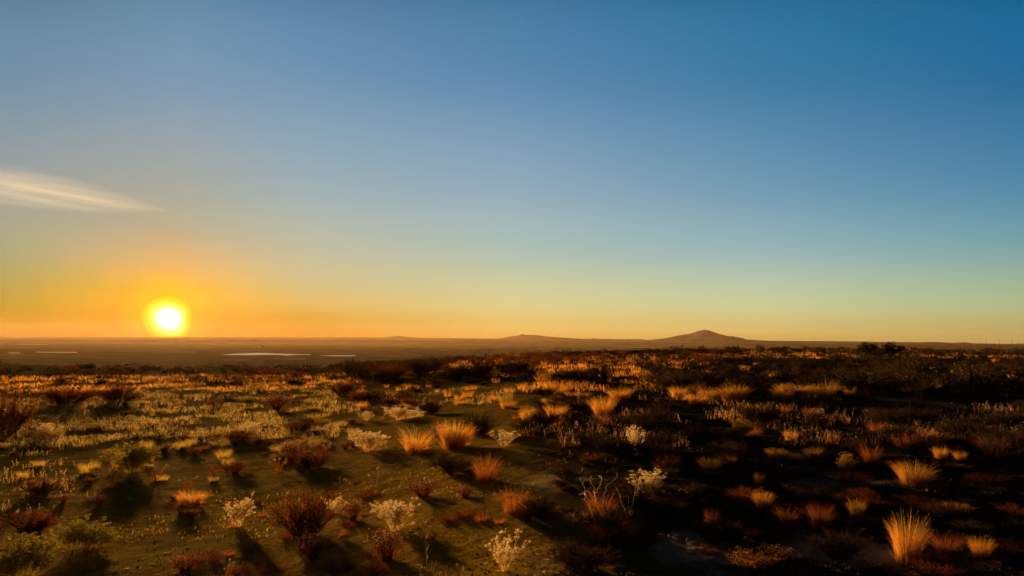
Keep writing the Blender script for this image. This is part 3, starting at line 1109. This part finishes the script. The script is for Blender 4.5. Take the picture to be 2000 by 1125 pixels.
    ('shrub', 1118, 745, 100, 24, 'long black shrub below the golden grass right of centre', 'shrub'),
    ('shrub', 1119, 696, 34, 9, 'small black bush on the skyline of the bench right of centre', 'shrub'),
    # stalks and dead wood
    ('stalk', 736, 965, 14, 56, 'lone tall stalk with spiky head on bare soil', 'dry stalk'),
    ('stalk', 834, 1122, 12, 106, 'thin tall stem right of the largest dotted bush', 'dry stalk'),
    ('stalk', 856, 928, 10, 34, 'short thin stem before the dark brown mound', 'dry stalk'),
    ('stalks', 446, 1128, 36, 32, 'pale spiky sprig cut by the bottom edge at left', 'dry stalk'),
    ('twig', 1165, 1000, 90, 74, 'bleached dead branches arching left above rusty grass', 'dead branch'),
    ('twig', 1228, 1006, 40, 58, 'curved pair of bleached twigs right of the rusty grass', 'dead branch'),
    ('twig', 1120, 1018, 60, 28, 'bleached twigs lying low left of the rusty grass', 'dead branch'),
    ('stalks', 628, 892, 40, 26, 'white tipped sprigs on top of the brown domed mound', 'dry stalk'),
    ('stalks', 545, 922, 40, 26, 'white tipped sprigs left of the brown domed mound', 'dry stalk'),
    ('stalks', 418, 925, 46, 26, 'white tipped stalks left of the dotted reddish bush', 'dry stalk'),
    ('stalks', 305, 940, 50, 34, 'white tipped stalks right of the rounded yellow green bush', 'dry stalk'),
    ('stalks', 213, 948, 40, 30, 'sparse white tipped stalks below the rounded yellow green bush', 'dry stalk'),
    ('stalks', 366, 958, 30, 26, 'few white tipped stalks above the faint dry tuft', 'dry stalk'),
    # horizon
    ('mesquite', 1689, 700, 34, 32, 'left thorn bush of the pair rising above the right skyline', 'tree'),
    ('mesquite', 1735, 700, 54, 31, 'right and largest thorn bush rising above the right skyline', 'tree'),
    ('mesquite', 1712, 701, 40, 15, 'low thorn bush filling the gap between the skyline pair', 'tree'),
]
for h_ in HERO:
    key, x, y, w, h, lab, cat = h_
    if key in ('grass', 'grass_red'): h *= 1.2
    ppx(key, x, y, w, h, lab, cat)

for i, x in enumerate((1884, 1918, 1926, 1945, 1952, 1978, 1990)):
    ppx('stem', x, 690 + (i % 3), 3, 26 + 4 * (i % 3), 'thin dark stem standing above the skyline at the right edge', 'dry stalk', 'thin stems on the skyline at the right edge')

taken = [(at(h_[1], h_[2]), h_[3]) for h_ in HERO]


def scatter(key_near, key_far, zone, n, wr, asp, label, cat, group, far=26.0, rowpow=1.0, name=None):
    """n plants of one kind over a part of the photo's ground, sizes in metres"""
    x0, x1, y0, y1 = zone
    out = 0
    tries = 0
    while out < n and tries < n * 12:
        tries += 1
        px = random.uniform(x0, x1)
        # even over the ground between the two rows, softened toward the camera
        u = random.random() ** rowpow
        py = y0 + (y1 - y0) * u
        p = at(px, py)
        d = math.hypot(p.x, p.y)
        if d > 380: continue
        w = random.uniform(*wr)
        if any((Vector((q.x, q.y)) - Vector((p.x, p.y))).length < w * .45 for q, _ in taken[:60]) and d < 14:
            continue
        if vnoise(np.array(p.x * .23 + 5), np.array(p.y * .23)) < -0.12 and random.random() < .7:
            continue
        p.z -= 0.01
        plant(key_far if d > far else key_near, p, w, w * random.uniform(*asp), label, cat, group)
        out += 1


# dark scrub of the right half and of the bench rim
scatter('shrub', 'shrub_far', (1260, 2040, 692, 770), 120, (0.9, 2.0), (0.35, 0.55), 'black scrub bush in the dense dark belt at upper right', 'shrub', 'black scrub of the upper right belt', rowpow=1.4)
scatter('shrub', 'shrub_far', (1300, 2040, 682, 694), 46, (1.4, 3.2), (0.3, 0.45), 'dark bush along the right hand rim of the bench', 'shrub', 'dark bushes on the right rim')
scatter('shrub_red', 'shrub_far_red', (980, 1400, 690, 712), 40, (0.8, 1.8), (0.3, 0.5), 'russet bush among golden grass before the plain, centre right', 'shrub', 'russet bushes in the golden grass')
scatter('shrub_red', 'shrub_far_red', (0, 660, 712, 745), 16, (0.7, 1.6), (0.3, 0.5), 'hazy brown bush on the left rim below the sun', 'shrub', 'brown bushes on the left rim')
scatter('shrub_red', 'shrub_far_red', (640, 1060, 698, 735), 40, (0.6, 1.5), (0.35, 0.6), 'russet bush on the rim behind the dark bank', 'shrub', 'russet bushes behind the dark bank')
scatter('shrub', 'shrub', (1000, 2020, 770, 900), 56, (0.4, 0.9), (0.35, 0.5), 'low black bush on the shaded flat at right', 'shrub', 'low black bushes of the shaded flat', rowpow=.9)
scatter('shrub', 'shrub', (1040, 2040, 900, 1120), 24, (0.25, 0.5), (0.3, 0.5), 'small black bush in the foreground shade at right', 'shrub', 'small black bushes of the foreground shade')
# grass
scatter('grass', 'grass_far', (1040, 2020, 700, 790), 60, (0.35, 0.9), (0.4, 0.7), 'orange grass tuft among the black scrub at upper right', 'grass', 'orange tufts in the upper right scrub')
scatter('grass', 'grass_far', (700, 1300, 745, 800), 34, (0.3, 0.6), (0.35, 0.6), 'orange grass tuft on broken ground behind the centre', 'grass', 'orange tufts behind the centre')
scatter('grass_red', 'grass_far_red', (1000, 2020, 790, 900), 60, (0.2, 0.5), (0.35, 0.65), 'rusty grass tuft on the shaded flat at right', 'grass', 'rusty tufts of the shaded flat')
scatter('cushion', 'cushion', (900, 2020, 790, 1110), 40, (0.2, 0.45), (0.22, 0.35), 'low rusty cushion plant scattered on dark soil at right', 'cushion plant', 'rusty cushion plants on dark soil')
scatter('snake', 'snake', (150, 700, 745, 900), 36, (0.2, 0.45), (0.4, 0.6), 'small budding bush scattered on the hazy left flat', 'shrub', 'budding bushes of the left flat')
scatter('cushion', 'cushion', (430, 960, 770, 1120), 26, (0.12, 0.35), (0.15, 0.3), 'tiny flat plant on the olive bare flat', 'cushion plant', 'tiny flat plants on the bare flat')
scatter('grass_gold', 'grass_far_gold', (0, 560, 745, 960), 34, (0.18, 0.45), (0.4, 0.65), 'thin golden grass tuft on the hazy left slope', 'grass', 'golden tufts of the left slope')
scatter('cushion_gold', 'cushion_gold', (0, 640, 745, 900), 46, (0.25, 0.6), (0.25, 0.45), 'low golden cushion plant on the hazy left slope', 'cushion plant', 'golden cushion plants of the left slope')
scatter('shrub_red', 'shrub_far_red', (60, 640, 745, 870), 26, (0.3, 0.8), (0.3, 0.5), 'hazy brown scrub bush on the left slope', 'shrub', 'brown scrub bushes of the left slope')
scatter('snake', 'snake', (0, 420, 850, 1120), 14, (0.15, 0.35), (0.4, 0.6), 'little budding bush scattered over the lower left ground', 'shrub', 'little budding bushes at lower left')
scatter('grass_red', 'grass_red', (430, 1000, 870, 1120), 22, (0.08, 0.2), (0.4, 0.6), 'tiny brown grass sprig on the bare flat', 'grass', 'tiny grass sprigs on the bare flat')
print('COUNTS', COUNT)

# unused prototypes are removed
for key, L in PROTO.items():
    for i, (r_, _) in enumerate(L):
        if (key, i) not in used:
            for c in list(r_.children):
                bpy.data.objects.remove(c)
            bpy.data.objects.remove(r_)


# ------------------------------------------------------------------ uncountable grass, far scrub, litter
def pts_in(poly_list):
    """ground points: each entry is (x0,x1,y0,y1,n)"""
    res = []
    for x0, x1, y0, y1, n in poly_list:
        for _ in range(n):
            px, py = random.uniform(x0, x1), random.uniform(y0, y1)
            d = ray(px, py)
            k = min(CAM_H / max(-d.z, 1e-4), 400)
            res.append((d.x * k, d.y * k))
    A = np.array(res)
    keep = vnoise(A[:, 0] * .5 + 9, A[:, 1] * .5) + 0.5 * vnoise(A[:, 0] * 1.7, A[:, 1] * 1.7 + 4) > -0.10
    A = A[keep]
    return np.stack([A[:, 0], A[:, 1], gz(A[:, 0], A[:, 1])], -1)


rg = np.random.default_rng(55)


def stalk_field(name, zones, hgt, per, w, m, headm, label_kind):
    C = pts_in(zones)
    n = len(C) * per
    B = np.repeat(C, per, 0)
    dist = np.hypot(B[:, 0], B[:, 1])
    B[:, :2] += rg.normal(size=(n, 2)) * (0.03 + 0.002 * dist[:, None])
    B[:, 2] = gz(B[:, 0], B[:, 1]) - 0.01
    P = arc_paths(n, 5, 0.0, 1.0, 0.35, 0.25, rg, 0.5, 0.01)
    P *= (hgt * (0.6 + .6 * rg.random(n)))[:, None, None]
    P += B[:, None, :]
    wd = w * (1 + dist / 14)
    mb = MB()
    mb.strips(P, wd[:, None] * np.linspace(1, .5, 5)[None, :], side(n, rg))
    ob = tag(obj(name, mb.mesh(name, MT[m])), kind='stuff')
    if headm:
        T, D = P[:, -1], P[:, -1] - P[:, -2]
        D /= np.linalg.norm(D, axis=1)[:, None]
        L = (hgt * .13)
        Q = np.stack([T - D * L * .6, T, T + D * L], 1)
        mb = MB()
        mb.tubes(Q, wd[:, None] * np.array([[.8, 2.2, .5]]))
        obj('seed_heads', mb.mesh('seed_heads', MT[headm]), ob)
    return ob


o1 = stalk_field('tall_grass', [(1180, 1300, 810, 832, 130), (1010, 1340, 826, 880, 420), (1240, 1440, 750, 790, 260), (1400, 2000, 775, 830, 800), (1500, 2000, 838, 872, 650), (1380, 1500, 790, 830, 130)], 0.18, 2, 0.0012, 'straw', 'tip', '')
tag(o1, 'pale tipped dry grass stalks covering the shaded flat at right', 'grass')
o2 = stalk_field('meadow_grass', [(0, 660, 712, 790, 5600), (0, 300, 790, 900, 150), (560, 1000, 742, 775, 500)], 0.14, 4, 0.0011, 'gold', 'flower', '')
tag(o2, 'hazy golden grass covering the left slope below the sun', 'grass')
o3 = stalk_field('rim_grass', [(960, 1400, 692, 735, 2200), (1020, 1330, 745, 762, 500), (1220, 1420, 742, 760, 300), (1380, 2000, 683, 700, 1500), (700, 1000, 697, 712, 900), (0, 700, 703, 722, 2600)], 0.24, 4, 0.0018, 'straw', None, '')
tag(o3, 'golden grass growing along the rim of the bench', 'grass')
o4 = stalk_field('sparse_grass', [(560, 1900, 880, 1125, 900), (0, 1000, 860, 1125, 2600)], 0.045, 3, 0.0010, 'gold', None, '')
tag(o4, 'short sparse dry grass over the foreground soil', 'grass')

# far scrub too small and dense to count
def far_scrub():
    mb = MB()
    A = []
    for _ in range(2600):
        px, py = random.uniform(-60, 2060), 0
        a = math.atan((px - 1000) / F)
        e = float(np.interp(a, _ea, _er))
        r_ = e * random.uniform(0.62, 1.12) if random.random() < .75 else random.uniform(30, e)
        A.append((math.sin(a) * r_, math.cos(a) * r_))
    A = np.array(A)
    keep = vnoise(A[:, 0] * .06, A[:, 1] * .06) > -.08
    keep &= ~((np.arctan2(A[:, 0], A[:, 1]) < -0.22) & (rg.random(len(A)) < .72))
    A = A[keep]
    n = len(A)
    s = 0.25 + 0.55 * rg.random(n)
    k = 70
    C = rg.normal(size=(n, k, 3)) * np.array([.45, .45, .28])
    C[..., 2] = np.abs(C[..., 2])
    C *= s[:, None, None]
    C[..., 0] += A[:, 0:1]
    C[..., 1] += A[:, 1:2]
    C[..., 2] += gz(A[:, 0], A[:, 1])[:, None]
    mb.flakes(C.reshape(-1, 3), 0.055, rg, 0.6, 1.4)
    ob = obj('far_scrub', mb.mesh('far_scrub', MT['leaf']))
    tag(ob, 'dark low scrub dotted over the distant edge of the bench', 'scrub', kind='stuff')


far_scrub()


def litter():
    mb = MB()
    C = []
    for _ in range(1500):
        px, py = random.uniform(-20, 2020), 1130 - 400 * random.random() ** 1.3
        d = ray(px, py)
        k = CAM_H / -d.z
        C.append((d.x * k, d.y * k))
    C = np.array(C)
    B = np.stack([C[:, 0], C[:, 1], gz(C[:, 0], C[:, 1]) + .004], -1)
    n = len(B)
    th = rg.random(n) * 6.28
    D = np.stack([np.cos(th), np.sin(th), rg.normal(size=n) * .15 + .1], -1) * (0.02 + .05 * rg.random(n))[:, None]
    P = B[:, None, :] + D[:, None, :] * np.linspace(-.5, .5, 4)[None, :, None]
    P[:, 1:3] += rg.normal(size=(n, 2, 3)) * .004
    P[:, :, 2] = np.maximum(P[:, :, 2], B[:, 2:3])
    mb.tubes(P, np.tile([.0006, .001, .001, .0006], (n, 1)))
    tag(obj('litter', mb.mesh('litter', MT['cream'])), 'dry broken stems littering the foreground soil', 'litter', kind='stuff')
    mb = MB()
    C = []
    for _ in range(9000):
        px, py = random.uniform(-20, 2020), 1135 - 380 * random.random() ** 1.4
        d = ray(px, py)
        k = CAM_H / -d.z
        C.append((d.x * k, d.y * k))
    C = np.array(C)
    B = np.stack([C[:, 0], C[:, 1], gz(C[:, 0], C[:, 1]) + .002], -1)
    mb.beads(B, 0.008 * (0.5 + 1.2 * rg.random(len(B)) ** 3), rg, .6)
    tag(obj('gravel', mb.mesh('gravel', MT['stone'])), 'small stones and clods on the foreground soil', 'gravel', kind='stuff')


litter()


# ------------------------------------------------------------------ far farm sheds, white specks on the plain
def shed(px, py, w):
    z = PLAIN
    p = far_at(px, py, z)
    root = obj('shed', None)
    root.location = (p.x, p.y, float(gz(p.x, p.y)) - .2)
    L, H = w, w * .45
    V = [(-L, -L * .5, 0), (L, -L * .5, 0), (L, L * .5, 0), (-L, L * .5, 0), (-L, -L * .5, H), (L, -L * .5, H), (L, L * .5, H), (-L, L * .5, H)]
    mb = MB()
    mb.add(V, [(0, 1, 5, 4), (1, 2, 6, 5), (2, 3, 7, 6), (3, 0, 4, 7)])
    mb.mesh
    obj('wall', mb.mesh('wall', WALL), root)
    mb = MB()
    e = 1.06
    V = [(-L * e, -L * .55, H), (L * e, -L * .55, H), (L * e, 0, H * 1.5), (-L * e, 0, H * 1.5), (L * e, L * .55, H), (-L * e, L * .55, H)]
    mb.add(V, [(0, 1, 2, 3), (3, 2, 4, 5)])
    mb.add(V, [(1, 4, 2), (0, 3, 5)])
    obj('roof', mb.mesh('roof', ROOF), root)
    return root


def simple(name, c, r_, metal=0.0):
    m, t, o = mat(name)
    b = t.nodes.new('ShaderNodeBsdfPrincipled')
    g_ = t.nodes.new('ShaderNodeNewGeometry')
    cc = ramp(t, noise_tex(t, 0.6, 4, g_.outputs['Position']), [(0.3, tuple(v * .8 for v in c)), (0.7, c)])
    t.links.new(cc, b.inputs['Base Color'])
    b.inputs['Roughness'].default_value = r_
    b.inputs['Metallic'].default_value = metal
    t.links.new(b.outputs[0], o.inputs['Surface'])
    return m


WALL = simple('white_boards', (0.78, 0.76, 0.72), 0.7)
ROOF = simple('metal_roof', (0.7, 0.7, 0.7), 0.3, 1.0)
for x, y, w, lab in ((507, 678.5, 3.2, 'tiny white shed far out on the plain right of the sun'), (976, 672.5, 4.5, 'tiny pale shed far out on the plain at the centre'), (1378, 676.8, 5.5, 'tiny pale shed on the far plain below the big mountain'), (1798, 680.2, 5.0, 'tiny white shed on the plain right of the skyline thorn bushes')):
    tag(shed(x, y, w), lab, 'shed')

# ------------------------------------------------------------------ cloud: a thin wisp of cirrus far behind the plain
def cloud():
    D = 14000.0
    a = CAM + ray(-40, 355) * D
    b = CAM + ray(345, 414) * D
    mid = (a + b) / 2
    ax = (b - a)
    L = ax.length
    X = ax.normalized()
    Y = Vector((0, 0, 1)).cross(X).normalized() * -1
    Z = X.cross(Y).normalized()
    n1, n2 = 28, 16
    V = []
    for i in range(n1 + 1):
        u = i / n1
        wdt = math.sin(math.pi * min(1, u * 0.62 + 0.38)) ** 1.1
        for j in range(n2):
            th = 2 * math.pi * j / n2
            V.append(((u - .5) * L, math.cos(th) * 900 * wdt, math.sin(th) * 330 * wdt))
    Fc = []
    for i in range(n1):
        for j in range(n2):
            Fc.append((i * n2 + j, i * n2 + (j + 1) % n2, (i + 1) * n2 + (j + 1) % n2, (i + 1) * n2 + j))
    m, t, o = mat('cirrus')
    tcn = t.nodes.new('ShaderNodeTexCoord')
    mpn = t.nodes.new('ShaderNodeMapping')
    mpn.inputs['Scale'].default_value = (1 / 1300, 1 / 220, 1 / 75)
    mpn.inputs['Rotation'].default_value = (0, R(-7), 0)
    t.links.new(tcn.outputs['Object'], mpn.inputs['Vector'])
    nf = noise_tex(t, 1.0, 5, mpn.outputs[0], 0.6)
    s = t.nodes.new('ShaderNodeSeparateXYZ')
    t.links.new(tcn.outputs['Object'], s.inputs[0])
    u = math_node(t, 'ADD', math_node(t, 'DIVIDE', s.outputs[0], L), 0.5)
    wn = math_node(t, 'POWER', math_node(t, 'SINE', math_node(t, 'MULTIPLY', math_node(t, 'ADD', math_node(t, 'MULTIPLY', u, .62), .38), math.pi)), 1.1)
    rr = math_node(t, 'SQRT', math_node(t, 'ADD', math_node(t, 'POWER', math_node(t, 'DIVIDE', s.outputs[1], 900), 2), math_node(t, 'POWER', math_node(t, 'DIVIDE', s.outputs[2], 330), 2)))
    edge = math_node(t, 'SUBTRACT', 1.0, math_node(t, 'DIVIDE', rr, math_node(t, 'ADD', wn, 0.001)), clamp=True)
    dens = math_node(t, 'MULTIPLY', edge, map_range(t, nf, 0.38, 0.64, 0.05, 1.1, 'SMOOTHSTEP'))
    pv = t.nodes.new('ShaderNodeVolumePrincipled')
    pv.inputs['Color'].default_value = (1, 1, 1, 1)
    pv.inputs['Anisotropy'].default_value = 0.3
    t.links.new(math_node(t, 'MULTIPLY', dens, 0.00023), pv.inputs['Density'])
    t.links.new(pv.outputs[0], o.inputs['Volume'])
    m.cycles.volume_step_rate = 3
    mb = MB()
    mb.add(V, Fc)
    mb.add([V[k] for k in range(n2)], [tuple(range(n2))])
    ob = obj('cloud', mb.mesh('cloud', m))
    ob.matrix_world = Matrix(((X.x, Y.x, Z.x, mid.x), (X.y, Y.y, Z.y, mid.y), (X.z, Y.z, Z.z, mid.z), (0, 0, 0, 1)))
    tag(ob, 'thin white wisp of cloud tapering right above the sun', 'cloud')


cloud()

# ------------------------------------------------------------------ haze over the whole plain
HM, t, o = mat('haze')
pv = t.nodes.new('ShaderNodeVolumePrincipled')
pv.inputs['Color'].default_value = (0.92, 0.60, 0.34, 1)
pv.inputs['Density'].default_value = 0.0000135
pv.inputs['Anisotropy'].default_value = 0.48
t.links.new(pv.outputs[0], o.inputs['Volume'])
hb = 7400.0
zb, zt = PLAIN - 3.0, 130.0
V = [(-hb, -hb, zb), (hb, -hb, zb), (hb, hb, zb), (-hb, hb, zb), (-hb, -hb, zt), (hb, -hb, zt), (hb, hb, zt), (-hb, hb, zt)]
mb = MB()
mb.add(V, [(3, 2, 1, 0), (4, 5, 6, 7), (0, 1, 5, 4), (1, 2, 6, 5), (2, 3, 7, 6), (3, 0, 4, 7)])
tag(obj('haze', mb.mesh('haze', HM)), 'golden haze over the plain', 'haze', kind='stuff')
